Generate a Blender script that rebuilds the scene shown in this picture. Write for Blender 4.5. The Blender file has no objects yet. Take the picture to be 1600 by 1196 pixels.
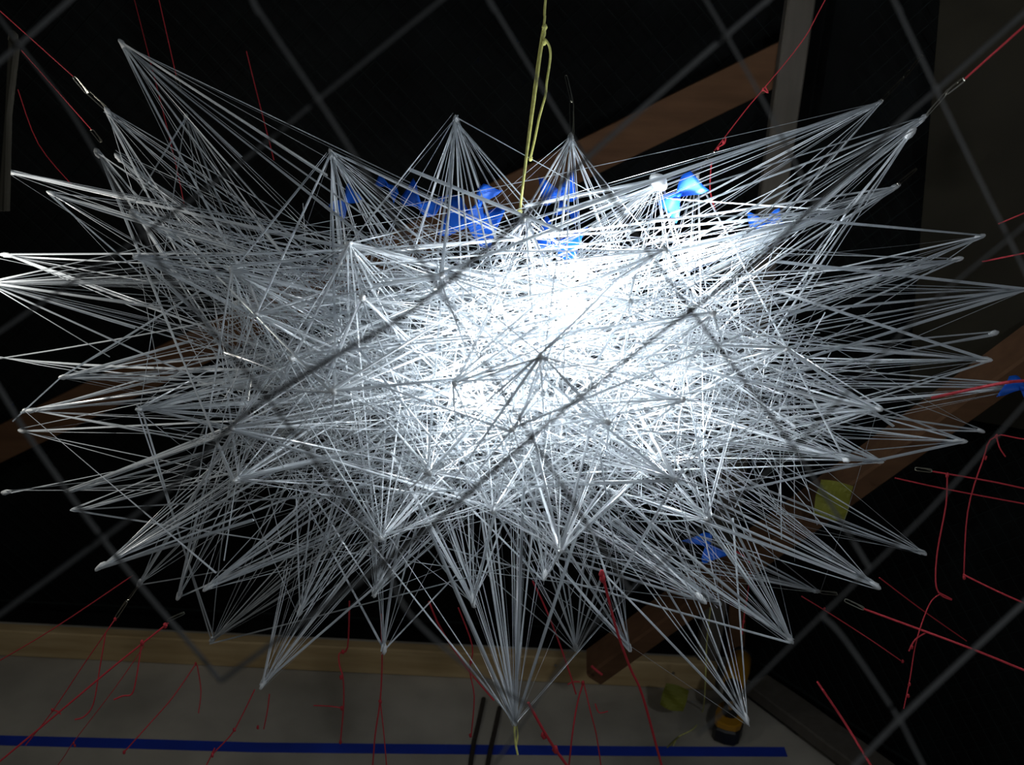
import bpy, math, random
from mathutils import Vector, Matrix
rnd = random.Random(11)
C = bpy.context.scene.collection
scene = bpy.context.scene
# ------------------------------------------------------------------ camera
F = 1556.0
cam = bpy.data.cameras.new('camera'); cam.sensor_width = 36; cam.lens = F / 1600 * 36
cam.clip_start = 0.02
cam.dof.use_dof = True; cam.dof.focus_distance = 1.55; cam.dof.aperture_fstop = 5.6
camo = bpy.data.objects.new('camera', cam); C.objects.link(camo)
EYE = Vector((0, 0, 1.75))
ROT = Matrix.Rotation(math.radians(90 - 20.8), 3, 'X') @ Matrix.Rotation(math.radians(2.8), 3, 'Z')
camo.matrix_world = Matrix.Translation(EYE) @ ROT.to_4x4()
scene.camera = camo
# ------------------------------------------------------------------ world, lights, exposure
w = bpy.data.worlds.new('dim_room'); scene.world = w; w.use_nodes = True
w.node_tree.nodes['Background'].inputs[0].default_value = (0.75, 0.9, 1.0, 1)
w.node_tree.nodes['Background'].inputs[1].default_value = 0.035
scene.view_settings.view_transform = 'Standard'; scene.view_settings.look = 'None'
scene.view_settings.exposure = 0.0; scene.view_settings.gamma = 1; scene.view_settings.use_curve_mapping = False
scene.cycles.max_bounces = 5; scene.cycles.diffuse_bounces = 3; scene.cycles.glossy_bounces = 2
scene.cycles.transparent_max_bounces = 8


def pt(x, y, d):                       # a point seen at pixel (x, y), d metres along the view axis
    return EYE + ROT @ Vector(((x - 800) / F * d, (598 - y) / F * d, -d))
def ray(x, y): return ROT @ Vector(((x - 800) / F, (598 - y) / F, -1))
def on_plane(x, y, p, n):
    d = ray(x, y); t = (p - EYE).dot(n) / d.dot(n); return EYE + d * t
def fl(x, y, z=0.0): return on_plane(x, y, Vector((0, 0, z)), Vector((0, 0, 1)))
def lamp(name, loc, power, radius, col):
    l = bpy.data.lights.new(name, 'POINT'); l.energy = power; l.shadow_soft_size = radius; l.color = col
    o = bpy.data.objects.new(name, l); o.location = loc; C.objects.link(o); return o
lamp('bright_lamp_inside_web', pt(890, 480, 1.42), 8.5, 0.012, (0.91, 0.96, 1.0))
lamp('added_fill_left', pt(740, 610, 1.36), 2.6, 0.012, (0.91, 0.96, 1.0))  # added fill, softens the falloff from the main lamp towards lower left
lamp('added_fill_right', pt(1040, 640, 1.42), 1.6, 0.012, (0.91, 0.96, 1.0))  # same for the lower right: an added fill, no separate lamp
lamp('added_strip_light', pt(1080, 385, 1.55), 4.2, 0.012, (0.91, 0.96, 1.0))  # added light to brighten the upper right strips, no real fixture
lamp('side_lamp', pt(-150, 425, 1.42), 4.0, 0.03, (1.0, 0.97, 0.9))
lamp('added_front_fill', Vector((0.75, -0.35, 2.2)), 24.0, 0.06, (0.9, 0.95, 1.0))  # unseen fill from the viewer's side, added to lift the strands evenly


# ------------------------------------------------------------------ materials
def mat(name, col, rough=0.6, noise=None, scale=20, trans=0.0, spec=0.5, metal=0.0, stretch=None, bump=0.0):
    m = bpy.data.materials.new(name); m.use_nodes = True
    nt = m.node_tree; b = nt.nodes['Principled BSDF']
    b.inputs['Base Color'].default_value = (*col, 1); b.inputs['Roughness'].default_value = rough
    b.inputs['Specular IOR Level'].default_value = spec; b.inputs['Metallic'].default_value = metal
    src = None
    if noise:
        tc = nt.nodes.new('ShaderNodeTexCoord'); nz = nt.nodes.new('ShaderNodeTexNoise'); rp = nt.nodes.new('ShaderNodeValToRGB')
        nz.inputs['Scale'].default_value = scale; nz.inputs['Detail'].default_value = 6
        if stretch:
            mp = nt.nodes.new('ShaderNodeMapping'); mp.inputs['Scale'].default_value = stretch
            nt.links.new(tc.outputs['Object'], mp.inputs[0]); nt.links.new(mp.outputs[0], nz.inputs['Vector'])
        else: nt.links.new(tc.outputs['Object'], nz.inputs['Vector'])
        rp.color_ramp.elements[0].color = (*noise, 1); rp.color_ramp.elements[0].position = 0.3
        rp.color_ramp.elements[1].color = (*col, 1); rp.color_ramp.elements[1].position = 0.7
        nt.links.new(nz.outputs[0], rp.inputs[0]); nt.links.new(rp.outputs[0], b.inputs['Base Color'])
        src = rp
        if bump:
            bp = nt.nodes.new('ShaderNodeBump'); bp.inputs['Strength'].default_value = bump; bp.inputs['Distance'].default_value = 0.004
            nt.links.new(nz.outputs[0], bp.inputs['Height']); nt.links.new(bp.outputs[0], b.inputs['Normal'])
    if trans:
        t = nt.nodes.new('ShaderNodeBsdfTranslucent'); mx = nt.nodes.new('ShaderNodeMixShader'); mx.inputs[0].default_value = trans
        t.inputs[0].default_value = (*col, 1)
        if src: nt.links.new(src.outputs[0], t.inputs[0])
        nt.links.new(b.outputs[0], mx.inputs[1]); nt.links.new(t.outputs[0], mx.inputs[2])
        nt.links.new(mx.outputs[0], nt.nodes['Material Output'].inputs[0])
    return m
M_strand = mat('clear_white_film', (0.80, 0.84, 0.87), 0.20, trans=0.35, spec=1.0, noise=(0.60, 0.64, 0.68), scale=9)
M_knot = mat('bunched_white_film', (0.82, 0.84, 0.85), 0.4, trans=0.25)
M_strap = mat('grey_webbing', (0.045, 0.046, 0.045), 0.8, noise=(0.035, 0.035, 0.034), scale=120)
M_net = mat('black_net_cord', (0.012, 0.015, 0.014), 0.9, spec=0.03)
M_cloth = mat('black_cloth', (0.007, 0.008, 0.008), 0.95, noise=(0.003, 0.003, 0.003), scale=6, spec=0.1)
M_conc = mat('concrete', (0.46, 0.42, 0.35), 0.85, noise=(0.26, 0.24, 0.20), scale=3.2, bump=0.2, spec=0.2)
M_pine = mat('pine', (0.52, 0.38, 0.20), 0.7, noise=(0.38, 0.26, 0.12), scale=5, stretch=(1, 9, 9), spec=0.2)
M_post = mat('grey_pine', (0.115, 0.100, 0.082), 0.75, noise=(0.09, 0.078, 0.062), scale=5, stretch=(9, 9, 1), spec=0.2)
M_brace = mat('reddish_timber', (0.125, 0.062, 0.030), 0.85, noise=(0.09, 0.044, 0.021), scale=5, stretch=(1, 9, 9), spec=0.2)
M_ply = mat('brown_board', (0.030, 0.026, 0.017), 0.9, noise=(0.023, 0.020, 0.014), scale=3, spec=0.1)
M_red = mat('red_mason_line', (0.55, 0.035, 0.05), 0.7, trans=0.15)
M_rope = mat('yellow_rope', (0.80, 0.80, 0.28), 0.6, noise=(0.6, 0.58, 0.15), scale=150)
M_tape = mat('blue_painters_tape', (0.015, 0.19, 0.85), 0.5, trans=0.5)
M_line = mat('blue_floor_tape', (0.01, 0.045, 0.42), 0.6, noise=(0.008, 0.03, 0.3), scale=8)
M_wire = mat('bright_wire', (0.45, 0.43, 0.36), 0.3, metal=1.0)
M_yel = mat('yellow_paper', (0.22, 0.22, 0.015), 0.7, noise=(0.15, 0.15, 0.01), scale=12)
M_dy = mat('drill_yellow', (0.40, 0.19, 0.01), 0.45)
M_dk = mat('black_plastic', (0.012, 0.012, 0.012), 0.45)
M_steel = mat('steel', (0.4, 0.4, 0.4), 0.35, metal=1.0)
M_dcord = mat('brown_black_cord', (0.03, 0.022, 0.016), 0.8)
M_lash = mat('brown_webbing', (0.03, 0.025, 0.014), 0.85)


# ------------------------------------------------------------------ mesh helpers
class MB:
    def __init__(s): s.v = []; s.f = []
    def tube(s, pts, r, n=6, r2=None, cap=True):
        pts = [Vector(p) for p in pts]; b = len(s.v); N = len(pts)
        up = None
        for i, p in enumerate(pts):
            t = (pts[min(i + 1, N - 1)] - pts[max(i - 1, 0)]).normalized()
            if up is None: up = t.orthogonal().normalized()
            up = (up - t * up.dot(t)); up = up.normalized() if up.length > 1e-6 else t.orthogonal().normalized()
            sd = t.cross(up)
            rr = r[i] if isinstance(r, (list, tuple)) else r
            for k in range(n):
                a = 2 * math.pi * k / n
                s.v.append(p + up * (math.cos(a) * rr) + sd * (math.sin(a) * rr * (r2 if r2 else 1)))
        for i in range(N - 1):
            for k in range(n):
                a = b + i * n + k; c = b + i * n + (k + 1) % n
                s.f.append((a, c, c + n, a + n))
        if cap:
            s.f.append(tuple(b + k for k in range(n))[::-1]); s.f.append(tuple(b + (N - 1) * n + k for k in range(n)))
        return s
    def ribbon(s, p, q, wd, a0, tw, seg, sag=None, side=None):   # a flat twisted strip of film
        d = (q - p).normalized(); u = d.orthogonal().normalized(); x = d.cross(u); b = len(s.v)
        for i in range(seg + 1):
            t = i / seg; c = p.lerp(q, t)
            if sag: c = c + sag * (4 * t * (1 - t))
            a = a0 + tw * t; e1 = u * math.cos(a) + x * math.sin(a); e2 = d.cross(e1)
            for sx, sy in ((1, 0), (0, 1), (-1, 0), (0, -1)):
                s.v.append(c + e1 * (sx * wd * .5) + e2 * (sy * wd * .17))
        for i in range(seg):
            for k in range(4):
                a = b + i * 4 + k; c = b + i * 4 + (k + 1) % 4
                s.f.append((a, c, c + 4, a + 4))
        s.f.append((b + 3, b + 2, b + 1, b)); e = b + seg * 4; s.f.append((e, e + 1, e + 2, e + 3))
        return s
    def box(s, o, ax, ay, az, bev=0.0):      # o = a corner, three edge vectors
        b = len(s.v)
        for k in (0, 1):
            for i, j in ((0, 0), (1, 0), (1, 1), (0, 1)):
                s.v.append(o + ax * i + ay * j + az * k)
        s.f += [(b + 3, b + 2, b + 1, b), (b + 4, b + 5, b + 6, b + 7)] + [(b + i, b + (i + 1) % 4, b + 4 + (i + 1) % 4, b + 4 + i) for i in range(4)]
        return s
    def blob(s, c, r, axis=None, long=1.0, n=7, m=5, rough=0.25):
        axis = (axis or Vector((0, 0, 1))).normalized(); u = axis.orthogonal().normalized(); x = axis.cross(u); b = len(s.v)
        for i in range(m + 1):
            th = math.pi * i / m
            for k in range(n):
                a = 2 * math.pi * k / n; q = 1 + rnd.uniform(-rough, rough)
                s.v.append(c + axis * (math.cos(th) * r * long) + (u * math.cos(a) + x * math.sin(a)) * (max(math.sin(th), .12) * r * q))
        for i in range(m):
            for k in range(n):
                a = b + i * n + k; e = b + i * n + (k + 1) % n
                s.f.append((a, a + n, e + n, e))
        s.f.append(tuple(b + k for k in range(n))); s.f.append(tuple(b + m * n + k for k in range(n))[::-1])
        return s
    def sheet(s, fn, nu, nv, th):            # a curved sheet with thickness
        b = len(s.v); g = []
        for i in range(nu + 1):
            for j in range(nv + 1): g.append(fn(i / nu, j / nv))
        W = nv + 1
        def nrm(i, j):
            a = g[min(i + 1, nu) * W + j] - g[max(i - 1, 0) * W + j]; c = g[i * W + min(j + 1, nv)] - g[i * W + max(j - 1, 0)]
            n = a.cross(c); return n.normalized() if n.length > 1e-12 else Vector((0, 0, 1))
        N = [nrm(i, j) for i in range(nu + 1) for j in range(nv + 1)]
        s.v += [p + n * th / 2 for p, n in zip(g, N)] + [p - n * th / 2 for p, n in zip(g, N)]
        o = len(g)
        for i in range(nu):
            for j in range(nv):
                a = b + i * W + j
                s.f.append((a, a + W, a + W + 1, a + 1)); s.f.append((a + o, a + o + 1, a + o + W + 1, a + o + W))
        rim = [i * W for i in range(nu + 1)] + [nu * W + j for j in range(1, nv + 1)] + [i * W + nv for i in range(nu - 1, -1, -1)] + [j for j in range(nv - 1, 0, -1)]
        for k in range(len(rim)):
            a, c = b + rim[k], b + rim[(k + 1) % len(rim)]
            s.f.append((c, a, a + o, c + o))
        return s
    def build(s, name, m, parent=None, smooth=False, origin=None):
        me = bpy.data.meshes.new(name)
        o0 = Vector(origin) if origin is not None else Vector((0, 0, 0))
        if parent is not None: o0 = Vector(parent.matrix_world.translation)
        if parent is not None and origin is not None: pass
        me.from_pydata([tuple(v - o0) for v in s.v], [], s.f); me.materials.append(m)
        if smooth: me.polygons.foreach_set('use_smooth', [True] * len(me.polygons))
        me.update()
        o = bpy.data.objects.new(name, me); C.objects.link(o)
        if parent is not None: o.parent = parent
        else: o.location = o0
        o.matrix_world.translation = o0
        return o
def empty(name, loc, label, cat, group=None):
    o = bpy.data.objects.new(name, None); C.objects.link(o); o.location = loc; o.matrix_world.translation = loc
    o['label'] = label; o['category'] = cat
    if group: o['group'] = group
    return o
def tag(o, label, cat, group=None):
    o['label'] = label; o['category'] = cat
    if group: o['group'] = group
    return o
def struct(o): o['kind'] = 'structure'; return o
def run_on(P, L, ext):                      # lines that leave the frame go on to where they are tied
    P = list(P); off = lambda q: q[0] < 0 or q[0] > 1600 or q[1] < 0 or q[1] > 1196
    if off(L[-1]): P.append(P[-1] + (P[-1] - P[-2]).normalized() * ext)
    if off(L[0]): P.insert(0, P[0] + (P[0] - P[1]).normalized() * ext)
    for q in P: q.z = max(q.z, .01)
    return P
def smooth_path(pts, n=6):                  # Catmull-Rom
    P = [Vector(p) for p in pts]
    if len(P) < 3: return P
    out = []
    for i in range(len(P) - 1):
        a, b, c, d = P[max(i - 1, 0)], P[i], P[i + 1], P[min(i + 2, len(P) - 1)]
        for k in range(n):
            t = k / n
            out.append(0.5 * ((2 * b) + (c - a) * t + (2 * a - 5 * b + 4 * c - d) * t * t + (3 * b - a - 3 * c + d) * t ** 3))
    out.append(P[-1]); return out


# ------------------------------------------------------------------ setting
YB = 2.30                                   # back face line of the booth
NB = Vector((0, 1, 0)); PB = Vector((0, YB, 0))
R0 = Vector((0.66, YB, 0)); RD = Vector((0.614, -0.789, 0)).normalized(); NR = Vector((RD.y, -RD.x, 0))   # right side runs outwards to the camera
X, Y, Z = Vector((1, 0, 0)), Vector((0, 1, 0)), Vector((0, 0, 1))
struct(MB().box(Vector((-2.6, -1.2, -0.1)), X * 5.6, Y * 4.6, Z * 0.1).build('floor', M_conc))
struct(MB().box(Vector((-2.6, YB + 0.14, 0)), X * 3.35, Y * 0.03, Z * 3.4).build('wall_back', M_cloth))
OUT = -NR if NR.dot(Vector((1, 1, 0))) < 0 else NR
struct(MB().box(R0 + OUT * 0.06 - RD * 0.05, RD * 3.2, OUT * 0.03, Z * 3.4).build('wall_right', M_cloth))
struct(MB().box(Vector((-2.6, -0.4, 0)), X * 0.03, Y * 2.75, Z * 3.4).build('wall_left', M_cloth))

# fine black netting hung over the back and the right side
def netting(name, label, o, du, W, H, sp, part_name):
    root = empty(name, o, label, 'netting')
    mb = MB(); nrm = du.cross(Z).normalized()
    k = -H
    while k < W:                             # both diagonals, clipped to the sheet, slightly bowed
        for sgn in (1, -1):
            a = max(k, 0); b = min(k + H, W)
            if b - a > 0.02:
                p = []
                for i in range(5):
                    u = a + (b - a) * i / 4; v = (u - k) if sgn > 0 else H - (u - k)
                    p.append(o + du * u + Z * v + nrm * (0.01 * math.sin(u * 3 + v * 2)))
                mb.tube(p, 0.0009, 3, cap=False)
        k += sp
    for (pa, pb) in ((o, o + du * W), (o + Z * H, o + du * W + Z * H)):
        MB().tube([pa, pb], 0.004, 6).build('border_cord', M_net, root)
    n = mb.build(part_name, M_net, root); n['kind'] = 'stuff'
netting('black_netting', 'fine black diamond netting stretched across the back of the booth', Vector((-2.3, YB + 0.10, 0.10)), X, 2.9, 2.7, 0.055, 'mesh')
netting('side_netting', 'fine dark netting sloping along the right side of the booth', R0 + OUT * 0.03 + Z * 0.1 + RD * .05, RD, 2.6, 2.6, 0.05, 'mesh')

# timber frame of the booth
fr = empty('timber_frame', Vector((-0.4, YB, 0)), 'rough timber booth frame of base planks, posts and diagonal braces on the concrete', 'frame')
def lumber(name, a, b, wdir, wd, tdir, th, m, parent, label=None):
    d = (b - a); wv = (wdir - d.normalized() * wdir.dot(d.normalized())).normalized() * wd
    tv = d.normalized().cross(wv).normalized() * th
    if tv.dot(tdir) < 0: tv = -tv
    mb = MB(); e = min(wd, th) * 0.10
    # eight-sided section: eased edges
    sec = [(-.5, -.5, 1, 0), (-.5, -.5, 0, 1), (-.5, .5, 0, -1), (-.5, .5, 1, 0), (.5, .5, -1, 0), (.5, .5, 0, -1), (.5, -.5, 0, 1), (.5, -.5, -1, 0)]
    n = 8; N = 5; bow = rnd.uniform(-.002, .002)
    for i in range(N):
        c = a + d * (i / (N - 1)) + tv.normalized() * bow * math.sin(math.pi * i / (N - 1))
        for (x, y, ex, ey) in sec:
            mb.v.append(c + wv * x + wv.normalized() * ex * e + tv * (y + .5) + tv.normalized() * ey * e)
    for i in range(N - 1):
        for k in range(n):
            p = i * n + k; q = i * n + (k + 1) % n
            mb.f.append((p, q, q + n, p + n))
    mb.f.append(tuple(range(n))[::-1]); mb.f.append(tuple((N - 1) * n + k for k in range(n)))
    o = mb.build(name, m, parent)
    if label: o['label'] = label
    return o
pl_a, pl_b = fl(-60, 1029), fl(1135, 1075)
yb = (pl_a.y + pl_b.y) / 2
lumber('base_plank', Vector((-1.75, yb, 0.042)), Vector((0.60, yb, 0.042)), Z, 0.084, Y, 0.036, M_pine, fr)
ra, rb = fl(1178, 1092), fl(1320, 1200)
lumber('base_plank', ra.lerp(rb, -0.02) + OUT * .015 + Z * 0.02, ra.lerp(rb, 4.2) + OUT * .015 + Z * 0.02, OUT, 0.089, Z, 0.036, M_post, fr)
bp = Vector((0, yb + 0.02, 0))
pb, ptop = on_plane(1106, 1040, bp, NB), on_plane(1259, -40, bp, NB)
lumber('post', pb, ptop, X, 0.060, Y, 0.036, M_post, fr)
lumber('post', on_plane(1150, 1050, bp, NB), on_plane(1155, 880, bp, NB), X, 0.045, Y, 0.03, M_brace, fr)
bq = Vector((0, yb + 0.055, 0))
lumber('brace', on_plane(1243, 88, bq, NB), on_plane(-90, 742, bq, NB) + (on_plane(-90, 742, bq, NB) - on_plane(100, 651, bq, NB)) * 2, Z, 0.089, Y, 0.02, M_brace, fr, 'reddish diagonal brace running down behind the white web')
low = pt(940, 1050, 2.42)
hi = on_plane(1640, 545, R0 - OUT * .03, NR)
b2 = lumber('brace', low, low.lerp(hi, 1.3), ROT @ Vector((.6, .8, 0)), 0.086, (EYE - low), 0.05, M_brace, fr, 'short brace whose sawn dark end hangs over the base plank')
for (x, y) in ((838, 1047), (868, 1052), (882, 1056), (1052, 1064)):   # knots and nail heads in the base plank
    c = on_plane(x, y - 12, Vector((0, yb - 0.001, 0)), NB)
    MB().tube([c, c - Y * 0.002], 0.004, 8).build('nail_head', M_steel, fr)

# brown board beyond the right-hand netting
PR = R0 + OUT * 0.0
q = [on_plane(x, y, PR - OUT * .0, NR) for x, y in ((1472, -60), (1424, 520), (1417, 640), (2100, 760), (2100, -400))]
mb = MB(); off = OUT * 0.004
mb.v = [p + off for p in q] + [p + off + OUT * 0.012 for p in q]; n = len(q)
mb.f = [tuple(range(n)), tuple(range(2 * n - 1, n - 1, -1))] + [(i, i + n, (i + 1) % n + n, (i + 1) % n) for i in range(n)]
tag(mb.build('brown_board', M_ply, origin=q[1]), 'dull brown board standing behind the netting at the right side', 'board')

# blue tape line on the concrete
tl = [(-60, 1156), (0, 1158), (200, 1163), (400, 1169), (600, 1171), (800, 1173), (1000, 1175), (1228, 1176)]
pts = [fl(x, y) + Y * 0.0 for x, y in tl]
mb = MB()
def tapefn(u, v):
    k = min(int(u * (len(pts) - 1)), len(pts) - 2); t = u * (len(pts) - 1) - k
    return pts[k].lerp(pts[k + 1], t) + Y * (v - .5) * 0.034 + Z * 0.0012
tag(mb.sheet(tapefn, 28, 1, 0.0012).build('floor_tape', M_line, origin=pts[3]), 'straight blue tape line stuck across the grey concrete floor', 'tape')

# ------------------------------------------------------------------ the hanging web of film strands
D0 = 1.58
CEN = pt(815, 545, D0)
web = empty('string_sculpture', pt(805, 1135, 1.5), 'big spiky white web of stretched clear film strands hanging over the concrete', 'sculpture')
# tips: pixel, depth offset, cone (deg), aim pixel or None, strands
T = [
 (188, 65, .05, 22, (420, 330), 26), (165, 170, -.05, 30, (330, 420), 22), (150, 235, .1, 26, (250, 420), 16), (182, 243, .0, 26, (380, 460), 18),
 (290, 180, .25, 25, (330, 330), 7), (75, 300, -.1, 30, (400, 450), 18), (8, 267, .0, 16, (330, 350), 9), (516, 236, -.05, 38, (600, 420), 30),
 (712, 183, -.02, 38, (730, 380), 36), (892, 212, .0, 34, (890, 380), 22), (1030, 280, -.02, 55, (980, 400), 34), (1090, 272, .15, 20, (1070, 330), 8),
 (1378, 158, .05, 27, (1150, 330), 28), (1447, 181, -.05, 24, (1230, 360), 20), (1427, 203, -.08, 20, (1280, 400), 16), (1403, 290, .05, 24, (1180, 430), 20),
 (1322, 330, -.05, 22, (1040, 400), 34), (1537, 368, .0, 28, (1250, 440), 12), (1502, 404, -.08, 22, (1230, 480), 22), (1605, 452, .0, 18, (1300, 500), 20),
 (1557, 520, .12, 20, (1350, 560), 7), (1545, 563, -.1, 24, (1250, 560), 20), (1612, 602, -.1, 17, (1330, 640), 20), (1507, 690, -.05, 30, (1300, 680), 10),
 (1537, 675, .1, 18, (1380, 620), 6), (1378, 722, -.12, 18, (1150, 690), 20), (1445, 866, .05, 26, (1200, 720), 12), (1372, 918, -.08, 18, (1120, 740), 26),
 (1237, 1003, -.1, 25, (1080, 780), 26), (1280, 925, .1, 14, (1030, 870), 9), (1168, 1130, -.15, 22, (1080, 870), 9), (985, 1017, -.05, 25, (920, 840), 18),
 (900, 1015, .1, 20, (890, 880), 14), (805, 1132, -.15, 17, (780, 830), 34), (740, 945, -.1, 34, (720, 780), 20), (600, 1020, .0, 26, (600, 840), 9),
 (585, 930, -.05, 40, (610, 780), 24), (467, 960, -.05, 27, (530, 780), 20), (408, 1075, -.1, 20, (530, 840), 22), (330, 1003, .3, 24, (390, 840), 22),
 (320, 922, -.08, 26, (500, 780), 22), (278, 935, .05, 24, (330, 800), 14), (217, 915, .15, 26, (260, 800), 9), (152, 890, -.12, 26, (360, 720), 26),
 (113, 797, .0, 22, (330, 780), 10), (104, 768, .05, 20, (330, 720), 18), (5, 770, .1, 16, (200, 740), 4), (38, 642, -.05, 26, (260, 650), 14),
 (30, 673, .12, 22, (230, 720), 9), (95, 590, -.1, 30, (300, 560), 22), (-22, 442, -.1, 26, (300, 460), 30), (4, 398, .05, 22, (250, 430), 10),
 (-15, 560, .1, 24, (250, 520), 6), (820, 338, -.1, 60, (830, 480), 26), (1125, 945, .0, 34, (1020, 850), 28), (1100, 940, -.1, 30, (1000, 830), 12),
 (850, 905, -.1, 40, (870, 760), 22),
]
INNER = [  # tips pointing towards the viewer: pixel, depth, strands
 (845, 558, 1.10, 46), (520, 612, 1.24, 34), (545, 380, 1.30, 34), (362, 670, 1.27, 26), (368, 752, 1.30, 28), (215, 640, 1.38, 26), (210, 400, 1.38, 28),
 (205, 330, 1.45, 16), (360, 420, 1.36, 28), (595, 842, 1.28, 24), (876, 862, 1.20, 38), (1056, 750, 1.22, 36), (1068, 625, 1.26, 28), (1230, 545, 1.33, 20),
 (1375, 640, 1.36, 26), (670, 740, 1.24, 24), (1115, 490, 1.28, 22), (770, 800, 1.26, 18), (1106, 812, 1.32, 16), (565, 465, 1.25, 20), (800, 672, 1.18, 24),
 (400, 490, 1.33, 16), (1040, 390, 1.30, 20), (1325, 720, 1.36, 16), (690, 430, 1.25, 14), (950, 660, 1.22, 16), (710, 600, 1.2, 20), (985, 470, 1.34, 14), (455, 560, 1.3, 14),
]
BACK = []
for k in range(26):
    a = 2 * math.pi * k / 26 + rnd.uniform(-.1, .1); r = rnd.uniform(.25, .85)
    BACK.append((805 + 620 * r * math.cos(a), 590 + 250 * r * math.sin(a), D0 + 0.46 * math.sqrt(1 - r * r * .9), 15))
nodes = []
for (x, y, dz, cone, aim, ns) in T: nodes.append((pt(x, y, D0 + dz), math.radians(cone), pt(aim[0], aim[1], D0 + dz * .3), ns, 1))
for (x, y, d, ns) in INNER: nodes.append((pt(x, y, d), math.radians(52), CEN.lerp(pt(x, y, D0 + .05), .75), ns, 2))
for (x, y, d, ns) in BACK: nodes.append((pt(x, y, d), math.radians(52), CEN.lerp(pt(x, y, D0), .6), ns, 3))
def core_point():
    while True:
        a, b, c = (rnd.uniform(-1, 1) for _ in range(3))
        if a * a + b * b + c * c < 1: return pt(800 + 600 * a, 580 + 250 * b, D0 + .36 * c)
def fan_targets(i):
    p, cone, aim, ns, kind = nodes[i]; ax = (aim - p).normalized()
    cand = []
    for j, n in enumerate(nodes):
        if j == i: continue
        v = n[0] - p; L = v.length
        if L < .12 or L > 1.35: continue
        if v.normalized().angle(ax) < cone * (.6 if kind == 1 and n[4] == 1 else 1): cand.append(n[0])
    rnd.shuffle(cand)
    out = cand[:int(ns * (.45 if kind == 2 else .36))]
    tries = 0
    while len(out) < int(ns * (.85 if kind == 2 else .70)) and tries < 6000:
        tries += 1
        c = core_point(); v = c - p
        if .15 < v.length < 1.2 and v.normalized().angle(ax) < cone: out.append(c)
    return out
def strand(mb, p, q, wd):
    L = (q - p).length; seg = 4 if L < .4 else 6
    sag = Vector((rnd.uniform(-1, 1), rnd.uniform(-1, 1), rnd.uniform(-1.6, .3))) * (.012 * L) if rnd.random() < .35 else None
    mb.ribbon(p, q, wd, rnd.uniform(0, 6.28), rnd.uniform(-3.4, 3.4), seg, sag)
JIT = lambda r: Vector((rnd.uniform(-r, r), rnd.uniform(-r, r), rnd.uniform(-r, r)))
spikes = []
for i, (p, cone, aim, ns, kind) in enumerate(nodes):
    tg = fan_targets(i)
    fan = MB(); ax = (aim - p).normalized(); singles = []
    for k, qv in enumerate(tg):
        wd = rnd.choice((.0009, .0011, .0012, .0014, .0016, .0020, .0027))
        a = p + JIT(.003) + ax * rnd.uniform(0, .012); b = qv + JIT(.004)
        if k < 3 and kind != 3:
            m1 = MB(); strand(m1, a, b, rnd.uniform(.0024, .0040)); singles.append(m1)
        else:
            strand(fan, a, b, wd)
            if rnd.random() < .22: strand(fan, a + JIT(.002), b + JIT(.006), wd)      # film wound twice
    sp = fan.build('spike', M_strand, web); sp['kind'] = 'stuff'
    for m1 in singles: m1.build('strand', M_strand, sp)
    MB().blob(p + ax * .006, rnd.uniform(.0035, .005), ax, 2.4).build('tip_knot', M_knot, sp, smooth=True)
    spikes.append(sp)
# broad single strips that the picture shows one by one: two pixels, depths, width in mm
BAND = [
 (1322, 330, 1105, 315, 6.5), (1322, 332, 1080, 340, 5.5), (1322, 332, 1090, 485, 7), (1322, 332, 1000, 405, 5), (1318, 335, 960, 470, 5), (640, 265, 815, 336, 5.5),
 (516, 236, 740, 345, 4.5), (540, 246, 765, 352, 4.5), (545, 380, 725, 425, 6), (516, 238, 528, 370, 3), (520, 240, 592, 388, 3.4), (10, 268, 155, 302, 4),
 (-20, 442, 220, 388, 4), (-20, 442, 172, 437, 4), (-20, 444, 185, 472, 4.5), (-20, 446, 160, 497, 4.5), (-20, 446, 125, 530, 4), (95, 588, 275, 478, 3.2), (95, 589, 255, 545, 3.6),
 (152, 890, 335, 832, 5), (154, 888, 330, 770, 3), (188, 65, 420, 215, 3.6), (190, 70, 330, 200, 4), (1378, 158, 1030, 280, 4.5), (1376, 160, 1032, 286, 4), (1447, 181, 1190, 262, 5),
 (1427, 203, 1230, 325, 5), (1537, 368, 1335, 350, 4), (1502, 404, 1290, 475, 5), (1605, 452, 1315, 420, 4.5), (1605, 452, 1325, 540, 5), (1605, 452, 1405, 472, 4), (1545, 563, 1255, 532, 4.5),
 (1545, 563, 1290, 480, 4.5), (1507, 690, 1240, 748, 4.5), (1507, 690, 1290, 710, 4), (1378, 722, 1255, 663, 4), (1378, 720, 1095, 685, 4), (1237, 1003, 1020, 820, 5), (1237, 1003, 1130, 790, 4.5),
 (1372, 918, 1170, 770, 5), (1372, 918, 1095, 815, 5), (1168, 1130, 1085, 940, 4.5), (1168, 1130, 1000, 955, 4), (1168, 1130, 1150, 880, 3.6), (1056, 750, 1000, 650, 6), (1056, 750, 905, 672, 5),
 (876, 862, 820, 690, 6), (876, 862, 930, 640, 4), (1056, 752, 815, 755, 5.5), (985, 1017, 880, 850, 6), (985, 1017, 950, 790, 4.5), (805, 1132, 690, 870, 5), (805, 1132, 815, 850, 4.5), (805, 1132, 880, 900, 4.5),
 (408, 1075, 440, 930, 4.5), (408, 1075, 560, 880, 4), (740, 945, 640, 760, 6), (595, 842, 480, 660, 6.5), (1280, 928, 960, 860, 4), (1230, 545, 1360, 640, 4.5), (1100, 940, 900, 880, 6),
 (95, 590, 38, 642, 2.4), (38, 642, 260, 830, 3), (1030, 300, 905, 322, 6), (1030, 282, 870, 312, 5), (1030, 285, 900, 330, 5), (712, 183, 560, 440, 3), (712, 183, 905, 290, 4),
]
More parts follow.
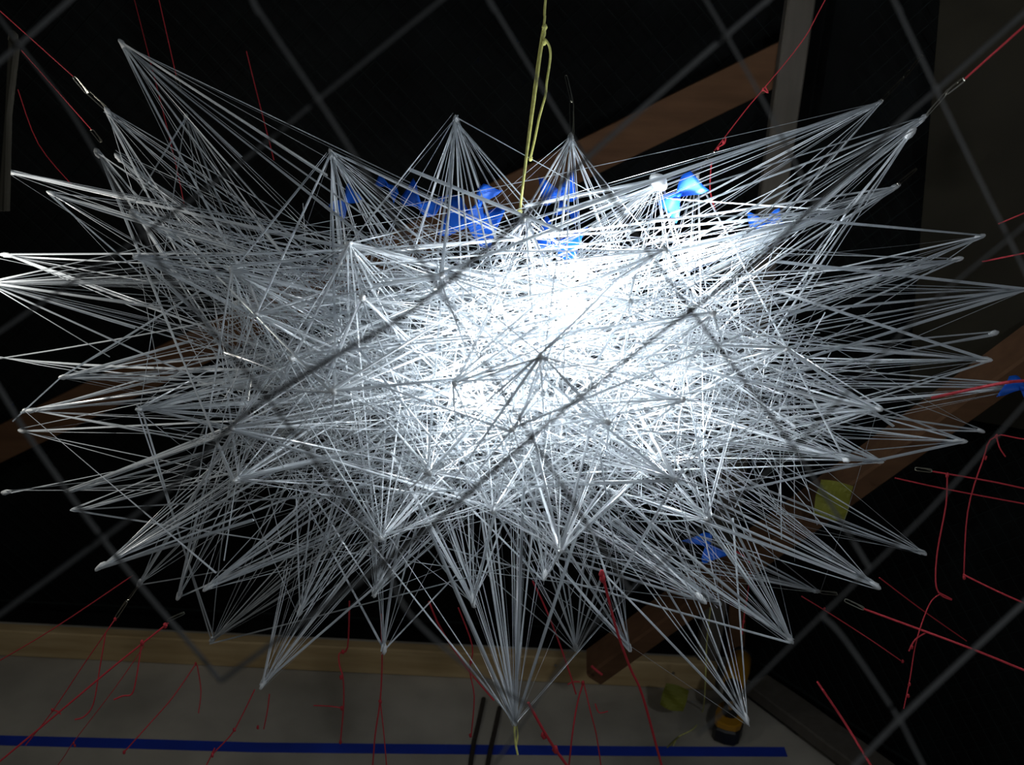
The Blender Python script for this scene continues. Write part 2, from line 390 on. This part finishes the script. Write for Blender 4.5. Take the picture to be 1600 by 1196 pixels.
for (x1, y1, x2, y2, wd) in BAND:
    best = min(range(len(nodes)), key=lambda i: (nodes[i][0] - pt(x1, y1, (EYE - nodes[i][0]).dot(ROT @ Vector((0, 0, 1))))).length)
    a = nodes[best][0] if (nodes[best][0] - pt(x1, y1, (EYE - nodes[best][0]).dot(ROT @ Vector((0, 0, 1))))).length < .02 else pt(x1, y1, D0 - .1)
    b = pt(x2, y2, D0 + rnd.uniform(-.28, -.02))
    b = a.lerp(b, 1.3)
    m1 = MB(); m1.ribbon(a, b, wd * .00098, rnd.uniform(0, 6.28), rnd.uniform(-1.2, 1.2), 8)
    m1.build('strand', M_strand, spikes[best])
# loose filler strands deep in the web, joining the fans
core = MB()
P_all = [n[0] for n in nodes]
for k in range(190):
    a = core_point(); b = core_point()
    if (a - b).length > .2: strand(core, a, b, rnd.choice((.0012, .0015, .002, .003)))
for k in range(150):                        # long cross strands through both wings
    sx = rnd.choice((-1, 1)); cx = 800 + sx * rnd.uniform(200, 450); cy = rnd.uniform(450, 720)
    an = rnd.uniform(.9, 2.3) if rnd.random() < .7 else rnd.uniform(0, 3.14); hl = rnd.uniform(80, 165); d1 = D0 + rnd.uniform(-.22, .1)
    a = pt(cx - math.cos(an) * hl, cy - math.sin(an) * hl, d1); b = pt(cx + math.cos(an) * hl, cy + math.sin(an) * hl, d1 + rnd.uniform(-.1, .1))
    core.ribbon(a, b, rnd.choice((.001, .0013, .0017)), rnd.uniform(0, 6), rnd.uniform(-3, 3), 6, JIT(.03) if k % 6 == 0 else None)
co = core.build('inner_strands', M_strand, web); co['kind'] = 'stuff'

# ------------------------------------------------------------------ blue tape flags on the web
def flag(x, y, d, size, rot, label, lobes=2, fat=.7):
    c = pt(x, y, d); ex = ROT @ Vector((math.cos(rot), math.sin(rot), rnd.uniform(-.3, .3))).normalized()
    ez = (ROT @ Vector((0, 0, 1))); ey = ez.cross(ex).normalized(); ez = ex.cross(ey)
    s = 1.25 * size * d / F
    root = empty('tape_flag', c, label, 'tape', 'blue tape flags in the white web')
    for sg in ((1, -1) if lobes == 2 else (1,)):
        cv = rnd.uniform(.2, .6) * sg; ln = rnd.uniform(.42, .56) * s; bend = rnd.uniform(-.35, .35)
        def fn(u, v):
            wdt = s * fat * (.22 + .78 * min(1, u * 1.5)) * .5
            vv = (v - .5) * 2
            return c + ex * (sg * ln * (u + .04 * vv * vv * u)) + ey * (vv * wdt + bend * s * u * u) + ez * (cv * s * .5 * u * u + .08 * s * math.sin(vv * 2.5))
        MB().sheet(fn, 7, 4, .0006).build('tape_wing', M_tape, root, smooth=True)
    MB().blob(c, s * .08, ex, 1.3).build('tape_twist', M_tape, root, smooth=True)
flag(541, 315, 1.66, 36, .7, 'small dark blue tape flag near the left white peak')
flag(606, 290, 1.68, 34, -.5, 'thin blue tape flag lying flat between two white peaks', fat=.4)
flag(655, 319, 1.66, 44, -.6, 'blue tape flag just left of the tall white peak')
flag(734, 348, 1.58, 62, -.35, 'largest blue tape bow, under the tall white peak', fat=.85)
flag(750, 318, 1.56, 46, 1.3, 'light blue curled tape flag above the largest blue tape bow', fat=.55)
flag(873, 301, 1.60, 46, .1, 'rounded bright blue tape bow beneath the peak right of the rope', fat=.75)
flag(888, 328, 1.64, 26, -.3, 'tiny blue tape flag right below the rounded bright bow')
flag(868, 382, 1.54, 54, -.45, 'blue tape bow lowest of the cluster beside the rope', fat=.75)
flag(1060, 304, 1.56, 48, .8, 'bright cyan blue tape bow beside the bunched white knob', fat=.7)
flag(1197, 346, 1.68, 40, .3, 'faint blue tape flag behind the right-hand white strips', fat=.5)
flag(1106, 853, 1.70, 38, -1.2, 'dark blue tape flag low in the web, beside dim timber', fat=.8)
flag(945, 651, 1.72, 24, .1, 'scrap of blue tape buried in the middle of the web', fat=.4)
flag(1598, 606, 1.46, 42, -.5, 'blue tape wrapped on the farthest right spike, beside thick red string', fat=.7)
# the bunched knob of film by the bright cyan bow
kb = MB().blob(pt(1029, 284, D0 - .03), .011, ROT @ Vector((.6, -.6, 0)), 1.5, 9, 7, .35).build('film_bunch', M_knot, web, smooth=True)

# ------------------------------------------------------------------ the yellow hanging rope
rp = empty('hanging_rope', pt(812, 332, D0 - .1), 'yellow nylon rope with a knotted loop that holds up the white web', 'rope')
RR = .0019
rd = D0 - .1
def rpath(L): return smooth_path([pt(x, y, rd + z) for x, y, z in L])
MB().tube(rpath([(905, -520, 0), (856, -40, 0), (851, 30, 0), (846, 60, 0), (836, 130, 0), (822, 245, 0), (812, 335, 0)]), RR, 8).build('rope_line', M_rope, rp, smooth=True)
MB().tube(rpath([(850, 64, -.004), (846, 76, -.004), (840, 120, -.004), (829, 200, -.003), (817, 290, -.002), (812, 332, 0)]), RR, 8).build('rope_line', M_rope, rp, smooth=True)
MB().tube(rpath([(851, 44, -.005), (851, 54, -.004), (849, 60, -.004), (853, 63, -.006), (858, 72, -.005), (860, 85, -.004), (858, 105, -.003), (854, 130, -.003), (852, 150, -.003), (843, 182, -.004), (835, 220, -.004), (829, 246, -.004)]), RR, 8).build('loose_tail', M_rope, rp, smooth=True)
for (x, y, r, l) in ((851, 43, .0042, 1.3), (850, 66, .0042, 1.2), (829, 248, .0032, 1.3), (812, 331, .004, 1.3)):
    MB().blob(pt(x, y, rd - .003), r, Z, l, 8, 6, .15).build('knot', M_rope, rp, smooth=True)
tt = empty('yellow_tie', pt(806, 1150, 1.44), 'short yellow twine tied below the lowest white spike', 'twine')
MB().tube(smooth_path([pt(805, 1128, 1.43), pt(804, 1145, 1.43), pt(806, 1165, 1.43), pt(809, 1180, 1.43)]), .0016, 6).build('twine_loop', M_rope, tt)
MB().tube(smooth_path([pt(806, 1128, 1.435), pt(809, 1148, 1.435), pt(807, 1164, 1.435)]), .0012, 6).build('twine_loop', M_rope, tt)

# ------------------------------------------------------------------ red guy strings and their wire hooks
def red(label, L, wpx=2.0, knots=(), tails=(), grp='red strings tying the web to the frame'):
    P = run_on([pt(*p) for p in L], L, .45)
    root = empty('red_string', P[0], label, 'string', grp)
    dm = sum(p[2] for p in L) / len(L); r = wpx * .85 * dm / F / 2
    MB().tube(P if len(L) == 2 else smooth_path(P, 4), r, 6).build('line', M_red, root)
    for k in knots: MB().blob(pt(*k), r * 1.7 + .0007, Z, 1.6, 6, 5, .3).build('knot', M_red, root, smooth=True)
    for t in tails: MB().tube(smooth_path([pt(*p) for p in t], 4), max(r * .8, .0012), 6).build('loose_end', M_red, root)
    return root
def hook(label, x1, y1, d1, x2, y2, d2, wpx=5):
    a, b = pt(x1, y1, d1), pt(x2, y2, d2); d = (b - a); u = d.normalized(); v = u.cross(ROT @ Vector((0, 0, 1))).normalized(); h = wpx * d1 / F / 2
    path = []
    for k in range(15):
        t = math.pi * 2 * k / 14
        path.append(a.lerp(b, .5) + u * (max(-1, min(1, 1.25 * math.cos(t))) * d.length * .5) + v * (h * max(-1, min(1, 1.6 * math.sin(t)))))
    path.append(path[-1] + v * (-h * .8) + u * (-d.length * .4))
    path.append(path[-1] + u * (-d.length * .3))
    tag(MB().tube(path, .0008, 5).build('wire_hook', M_wire, origin=a), label, 'hook', 'bent wire hooks on the red strings')
red('thin red string running to the upper left corner, joined by two wire hooks', [(-30, -10, 1.45), (115, 120, 1.5)], 1.8)
hook('upper of two chained wire hooks at the left', 115, 120, 1.5, 137, 146, 1.52)
hook('lower of two chained wire hooks, touching a white tip', 136, 143, 1.52, 167, 171, 1.53, 6)
red('red string just below the two chained hooks at the upper left', [(33, 78, 1.5), (143, 203, 1.6)], 1.8)
hook('wire hook at the end of the second red string on the left', 143, 203, 1.6, 158, 222, 1.63)
red('thin red string dropping from the top towards the tallest left spike', [(244, -20, 1.8), (275, 117, 1.75)], 1.8)
hook('wire hook crossing the fan of the tallest left spike', 275, 118, 1.75, 282, 141, 1.75)
red('faint red string behind the tallest left spike', [(205, -20, 2.0), (265, 215, 1.9), (290, 330, 1.9)], 1.2)
red('short faint red string over the dark net left of centre', [(385, 80, 2.1), (400, 140, 2.1), (428, 250, 2.05)], 1.6)
red('dim red string slanting behind the brown webbing at the left edge', [(28, 140, 1.9), (60, 225, 1.9), (115, 292, 1.85)], 1.3)
red('red string crossing in front of the upright post with knots', [(1300, -20, 1.75), (1255, 62, 1.78), (1192, 140, 1.8), (1165, 172, 1.8), (1116, 236, 1.78)], 1.8,
    [(1192, 140, 1.8), (1130, 222, 1.78), (1122, 232, 1.78)], [[(1192, 140, 1.8), (1200, 145, 1.8), (1196, 136, 1.8)], [(1112, 250, 1.77), (1110, 275, 1.77), (1110, 300, 1.77), (1118, 330, 1.76)], [(1134, 215, 1.78), (1132, 224, 1.78), (1122, 230, 1.78)]])
hook('wire hook between the knotted red string and a small white tip', 1116, 238, 1.77, 1106, 247, 1.76)
hook('long thin wire hook from the small white tip', 1104, 250, 1.76, 1090, 272, 1.74, 3)
red('bold red string reaching in from the upper right corner', [(1640, 5, 1.1), (1508, 123, 1.2)], 4)
hook('wire hook at the lower end of the bold upper right string', 1506, 124, 1.2, 1478, 146, 1.3, 6)
hook('wire hook above the right white peak on dark board', 1478, 146, 1.3, 1448, 180, 1.5, 5)
hook('dim wire hook leading up from the topmost right peak', 1378, 156, 1.62, 1412, 121, 1.7, 4)
hook('second dim wire hook above the topmost right peak', 1412, 121, 1.7, 1441, 86, 1.75, 4)
hook('upright dark wire hook above the peak behind the rope', 884, 118, 1.62, 894, 160, 1.6, 4)
hook('upright dark wire hook standing on the peak behind the rope', 893, 158, 1.6, 894, 211, 1.58, 6)
hook('wire hook at the right tip under the paired peaks', 1403, 288, 1.62, 1432, 264, 1.66, 4)
red('short red string at the right edge above the spike tips', [(1620, 325, 1.4), (1560, 350, 1.45)], 2.5)
red('red string at the right edge level with a white tip', [(1620, 392, 1.4), (1535, 409, 1.5)], 3)
red('thick red string pointing left beneath the blue-wrapped right tip', [(1640, 592, 1.3), (1580, 597, 1.32), (1530, 606, 1.36), (1456, 622, 1.42)], 6)
red('red string with a wire hook, right of the yellow note', [(1640, 772, 1.5), (1545, 752, 1.52), (1457, 737, 1.55)], 3.2, [(1480, 743, 1.54)], [[(1480, 743, 1.54), (1478, 790, 1.54), (1465, 860, 1.55), (1462, 910, 1.55), (1470, 930, 1.55), (1487, 938, 1.55)]])
hook('wire hook at the tip of the red string right of the yellow note', 1430, 733, 1.56, 1456, 736, 1.55, 5)
red('dull red string lower, beside the yellow note', [(1398, 747, 1.9), (1480, 765, 1.85), (1640, 795, 1.8)], 2.6)
red('knotted red string hanging in a fork at the right edge', [(1640, 692, 1.6), (1557, 682, 1.65), (1535, 722, 1.66), (1512, 800, 1.67), (1506, 900, 1.68)], 2.6, [(1557, 682, 1.65), (1540, 716, 1.66)], [[(1557, 683, 1.65), (1562, 700, 1.65), (1571, 714, 1.65)]])
red('loose looping red string hanging in front of the right netting', [(1470, 928, 1.5), (1455, 940, 1.5), (1442, 970, 1.5), (1430, 1010, 1.5), (1422, 1060, 1.5), (1412, 1108, 1.5)], 2.2, [(1421, 1070, 1.5), (1419, 1088, 1.5), (1425, 1012, 1.5)], [[(1448, 988, 1.5), (1430, 1000, 1.5), (1420, 1018, 1.5)], [(1466, 926, 1.5), (1478, 932, 1.5), (1487, 937, 1.5)]])
red('red string leaving the lower right white tip', [(1374, 903, 1.55), (1440, 953, 1.6), (1510, 1002, 1.7)], 2.4)
red('thick red string at far right under the hanging fork', [(1505, 898, 1.5), (1560, 925, 1.45), (1650, 965, 1.4)], 3.4, [(1507, 902, 1.5)])
red('longest thick red string slanting down to the right edge', [(1350, 952, 1.55), (1440, 985, 1.5), (1520, 1015, 1.45), (1650, 1068, 1.38)], 4.2)
hook('wire hook feeding the longest thick red string on the right', 1320, 938, 1.57, 1350, 952, 1.55, 5)
hook('wire hook next to the lowest right fan, pale olive', 1282, 926, 1.66, 1308, 928, 1.62, 5)
red('dim red string crossing the right strap above the lone spike', [(1252, 932, 1.9), (1290, 955, 1.88), (1360, 1000, 1.85), (1412, 1036, 1.8)], 2, [(1288, 952, 1.88), (1410, 1034, 1.8)])
red('lone red string falling along the bottom right netting', [(1277, 1066, 1.6), (1320, 1130, 1.5), (1370, 1212, 1.4)], 4.6)
red('bold red string crossing the hanging brace end', [(940, 892, 1.35), (962, 980, 1.38), (985, 1045, 1.42), (1004, 1088, 1.44), (1036, 1205, 1.5)], 5, [(942, 905, 1.35), (940, 897, 1.35)])
red('brightest red string at the bottom, right of the longest white spike', [(825, 1098, 1.35), (848, 1140, 1.36), (868, 1172, 1.38), (892, 1205, 1.4)], 5.5, [(868, 1172, 1.38), (850, 1150, 1.37)])
red('dull red string behind white tips left of the hanging brace', [(832, 908, 1.75), (852, 950, 1.76), (872, 1000, 1.78), (890, 1052, 1.8), (900, 1085, 1.82)], 3.5)
red('red string tied as an inverted fork near the brace end', [(911, 1068, 1.9), (902, 1100, 1.9), (894, 1150, 1.9), (888, 1205, 1.92)], 3.2, [(911, 1068, 1.9)],
    [[(912, 1068, 1.9), (922, 1110, 1.9), (932, 1150, 1.92), (940, 1205, 1.95)], [(906, 1066, 1.9), (896, 1066, 1.9), (887, 1070, 1.9)], [(930, 1100, 1.9), (936, 1114, 1.9), (950, 1112, 1.9)]])
red('small bright red end lying on the sawn brace end', [(924, 1041, 2.30), (932, 1048, 2.30), (941, 1055, 2.30)], 5)
red('boldest red string slanting down to the bottom left corner', [(263, 974, 1.5), (180, 1040, 1.5), (100, 1107, 1.5), (-30, 1215, 1.5)], 3.6, [(222, 1005, 1.5), (258, 978, 1.5)], [[(221, 1008, 1.5), (213, 1060, 1.5), (206, 1085, 1.5), (192, 1088, 1.5), (178, 1094, 1.5)]])
hook('bright pair of wires at the top of the boldest left string', 262, 970, 1.5, 288, 958, 1.5, 4)
red('dim red string crossing the base plank at the far left', [(207, 900, 1.8), (80, 985, 1.85), (-30, 1050, 1.9)], 2.2)
red('red string with a curled end left of the boldest string', [(180, 968, 1.65), (166, 988, 1.65), (130, 1040, 1.68), (82, 1112, 1.7), (40, 1165, 1.72)], 2.2, [(180, 968, 1.65), (82, 1110, 1.7)], [[(165, 990, 1.65), (155, 1050, 1.65), (146, 1100, 1.65), (132, 1120, 1.65), (117, 1125, 1.65)], [(80, 1110, 1.7), (90, 1112, 1.7), (95, 1117, 1.7)]])
hook('long thin wire hook below the left lowest small tips', 181, 966, 1.65, 198, 940, 1.63, 4)
hook('thin wire hook hanging from a small left white tip', 200, 938, 1.63, 215, 917, 1.68, 4)
red('fine red string crossing the blue floor tape at the left', [(225, 1010, 1.8), (180, 1075, 1.82), (115, 1160, 1.85), (80, 1210, 1.88)], 1.6, [(115, 1162, 1.85), (117, 1166, 1.85)])
red('faint red string over the concrete under the dim wide fan', [(306, 1038, 2.0), (270, 1090, 1.95), (235, 1130, 1.9), (192, 1178, 1.88)], 2.4, [(194, 1176, 1.88), (306, 1038, 2.0)], [[(308, 1040, 2.0), (314, 1080, 2.0), (310, 1115, 2.0)]])
red('red string below the lower left spike, crossing the blue tape', [(398, 1078, 1.5), (375, 1125, 1.5), (360, 1150, 1.5), (330, 1182, 1.5), (318, 1205, 1.5)], 2.4, [(332, 1181, 1.5), (366, 1141, 1.5)])
red('knotted hanging red string in front of the base plank', [(546, 940, 1.9), (543, 1012, 1.95), (530, 1022, 1.95), (531, 1042, 1.95), (536, 1060, 1.95), (537, 1100, 1.98), (532, 1160, 2.0)], 3, [(536, 1019, 1.95), (533, 1059, 1.95), (534, 1107, 1.98), (532, 1160, 2.0)], [[(535, 1107, 1.98), (515, 1104, 1.98), (490, 1103, 1.98)]])
red('pair of red strands forming a narrow inverted fork on concrete', [(595, 960, 1.75), (597, 1030, 1.78), (594, 1095, 1.8), (586, 1150, 1.82), (581, 1210, 1.85)], 3, [(594, 1097, 1.8)], [[(594, 1095, 1.8), (600, 1150, 1.82), (605, 1210, 1.85)]])
red('faint red string hanging under the lower left spike', [(421, 1085, 1.9), (418, 1110, 1.9), (412, 1140, 1.9)], 2.4, [(403, 1137, 1.9)])
red('orange-red string in front of the plank, left of the longest spike', [(716, 950, 1.75), (738, 1010, 1.78), (734, 1048, 1.8), (741, 1090, 1.82), (736, 1152, 1.85)], 2.6, [(736, 1035, 1.8), (735, 1150, 1.85)])
red('dull red string slanting left of the longest white spike', [(670, 940, 1.9), (690, 985, 1.9), (730, 1045, 1.9), (772, 1095, 1.9)], 3.6)
red('red string under the right white fans beside the thin post', [(1172, 896, 1.85), (1168, 930, 1.85), (1161, 975, 1.85), (1160, 992, 1.85)], 2.2, [(1162, 972, 1.85), (1160, 984, 1.85)])
red('short red string among strands beside the low blue flag', [(1150, 862, 1.75), (1162, 870, 1.75), (1172, 880, 1.75)], 3)

# ------------------------------------------------------------------ brown webbing at the left, black cables and yellow cord on the floor
lb = empty('webbing_pair', pt(20, 62, 1.35), 'dark brown webbing pair hanging at the left edge from a strap crossing', 'strap')
for (a, b) in (((19, 60), (10, 330)), ((27, 62), (2, 330))):
    MB().tube([pt(a[0], a[1], 1.2), pt((a[0] + b[0]) / 2 - 1, 180, 1.22), pt(b[0], b[1], 1.25)], .0042, 8, r2=.4).build('strap', M_lash, lb)
MB().blob(pt(20, 58, 1.2), .006, Z, 1.4).build('knot', M_lash, lb, smooth=True)
for k, (L, lab) in enumerate((([(756, 1092), (748, 1130), (740, 1165), (733, 1215)], 'left one of two black cables lying on the concrete floor'), ([(781, 1106), (774, 1140), (766, 1175), (759, 1215)], 'right one of two black cables lying on the concrete floor'))):
    tag(MB().tube(smooth_path([fl(x, y, .006) for x, y in L]), .006, 7).build('floor_cable', M_dcord, origin=fl(*L[0])), lab, 'cable', 'black cables on the floor')
yc = empty('yellow_twine', fl(1056, 1165), 'thin olive yellow cord hanging by the post and curling onto concrete', 'cord')
MB().tube(smooth_path([pt(1110, 950, 2.35), pt(1104, 1010, 2.38), pt(1102, 1070, 2.42), fl(1098, 1112, .003), fl(1085, 1138, .003), fl(1060, 1152, .003), fl(1052, 1166, .003)]), .0014, 6).build('line', M_rope, yc)
MB().sheet(lambda u, v: fl(1043, 1168, .004).lerp(fl(1060, 1155, .006), u) + (X * .6 + Y * .8) * ((v - .5) * .022 * math.sin(math.pi * (.1 + .85 * u))) + Z * .006 * u, 6, 2, .002).build('frayed_end', M_yel, yc)

# yellow paper notes
def note(label, x, y, d, wpx, hpx, rot, tilt):
    c = pt(x, y, d); ex = ROT @ Vector((math.cos(rot), math.sin(rot), tilt)); ey = ROT @ Vector((-math.sin(rot), math.cos(rot), .1)); n = ex.cross(ey).normalized()
    w_, h_ = wpx * d / F, hpx * d / F
    def fn(u, v):
        r = 1 - .06 * abs(u - .5) * abs(v - .5) * 4
        return c + ex * ((u - .5) * w_ * r) + ey * ((v - .5) * h_ * r) + n * (.012 * math.sin(u * 3) * (1 - v) + .004 * math.sin(v * 9 + u * 5))
    tag(MB().sheet(fn, 8, 8, .0008).build('yellow_note', M_yel, origin=c), label, 'note', 'yellow paper notes')
note('yellow note hanging on the brace at the right, behind white strands', 1301, 782, 2.02, 52, 60, -.2, .1)
note('yellow note at the foot of the post, against the base plank', 1054, 1090, 2.56, 38, 38, -.25, .2)

# cordless drill standing on its battery by the right corner
db = fl(1136, 1146)
dr = empty('cordless_drill', db, 'yellow and black cordless drill standing on its battery near the corner', 'drill')
fx = Vector((-.35, -.94, 0)).normalized(); fy = Z.cross(fx)
def rb(c, lx, ly, lz, m, name, tap=1.0, n=12):     # rounded super-ellipse block
    mb = MB(); 
    for zi, sc in ((0, .9), (.12, 1), (.88, tap), (1, tap * .88)):
        for k in range(n):
            a = 2 * math.pi * k / n; ca, sa = math.cos(a), math.sin(a)
            ex = math.copysign(abs(ca) ** .6, ca); ey = math.copysign(abs(sa) ** .6, sa)
            mb.v.append(c + fx * (ex * lx / 2 * sc) + fy * (ey * ly / 2 * sc) + Z * (lz * zi))
    for i in range(3):
        for k in range(n): a = i * n + k; b = i * n + (k + 1) % n; mb.f.append((a, b, b + n, a + n))
    mb.f.append(tuple(range(n))[::-1]); mb.f.append(tuple(3 * n + k for k in range(n)))
    return mb.build(name, m, dr)
rb(db, .105, .075, .045, M_dk, 'battery')
rb(db + Z * .045, .100, .072, .016, M_dy, 'battery_mount')
g = [db + Z * .06, db + Z * .10 - fx * .005, db + Z * .15 - fx * .015]
MB().tube(smooth_path(g), .019, 10).build('grip', M_dk, dr, smooth=True)
MB().tube([db + Z * .09 + fx * .016, db + Z * .125 + fx * .014], .006, 8).build('trigger', M_dy, dr)
h = db + Z * .178 - fx * .02
MB().tube([h - fx * .065, h - fx * .06, h - fx * .01, h + fx * .055, h + fx * .06], [.018, .028, .031, .027, .022], 14).build('motor_housing', M_dy, dr, smooth=True)
MB().tube([h - fx * .085, h - fx * .08, h - fx * .062], [.020, .026, .028], 14).build('rear_cap', M_dk, dr, smooth=True)
MB().tube([h + fx * .06, h + fx * .10, h + fx * .115], [.022, .019, .008], 12).build('chuck', M_dk, dr, smooth=True)

# ------------------------------------------------------------------ the wide strap net between the viewer and the web
nt = empty('strap_net', pt(497, 155, .58), 'blurred grey strap net of wide diamonds hanging in front of the white web', 'net')
ND = .58
STR = [
 [(-30, 121), (30, 70), (115, -5), (160, -40)],
 [(-40, 545), (100, 450), (225, 366), (400, 235), (497, 155), (695, -5), (740, -40)],
 [(-40, 990), (0, 960), (160, 842), (275, 755), (380, 650), (530, 553), (640, 487), (820, 338), (940, 226), (1135, 55), (1205, -5), (1240, -40)],
 [(345, 1065), (420, 1010), (600, 880), (700, 800), (830, 684), (1000, 545), (1080, 485), (1200, 392), (1390, 205), (1463, 140), (1600, 20), (1640, -15)],
 [(760, 1215), (900, 1010), (1010, 900), (1240, 700), (1450, 480), (1640, 320)],
 [(1090, 1150), (1165, 1080), (1240, 1005), (1410, 840), (1480, 768), (1640, 588)],
 [(1320, 1212), (1405, 1125), (1500, 1035), (1640, 905)],
 [(-30, 560), (50, 690), (160, 842), (235, 935), (300, 1010), (345, 1065)],
 [(-25, -5), (30, 70), (100, 160), (150, 240), (225, 366), (275, 450), (400, 600), (548, 795), (600, 880), (640, 960), (740, 1050), (835, 1108)],
 [(375, -40), (400, 10), (497, 155), (555, 245), (650, 395), (740, 540), (830, 684), (985, 925)],
 [(745, -40), (765, 0), (890, 207), (960, 315), (1010, 390), (1080, 485), (1240, 700), (1360, 890)],
 [(1080, -40), (1100, -5), (1135, 55), (1200, 172), (1275, 320)],
 [(1375, -40), (1395, -3), (1463, 140), (1540, 300), (1600, 420), (1640, 500)],
 [(1283, 962), (1320, 1000), (1405, 1125), (1450, 1212)],
]
for k, L in enumerate(STR):
    thin = k in (4, 8, 13)
    MB().tube(smooth_path(run_on([pt(x, y, ND + .03 * math.sin(x * .004 + k)) for x, y in L], L, .3), 5), .0011 if thin else .0014, 8, r2=.45).build('strap', M_strap, nt)
for (x, y) in ((30, 70), (497, 155), (1135, 55), (1463, 140), (225, 366), (1080, 485), (830, 684), (160, 842), (600, 880), (1405, 1125)):
    MB().blob(pt(x, y, ND), .0026, ROT @ Vector((0, 0, 1)), .5).build('crossing', M_strap, nt, smooth=True)
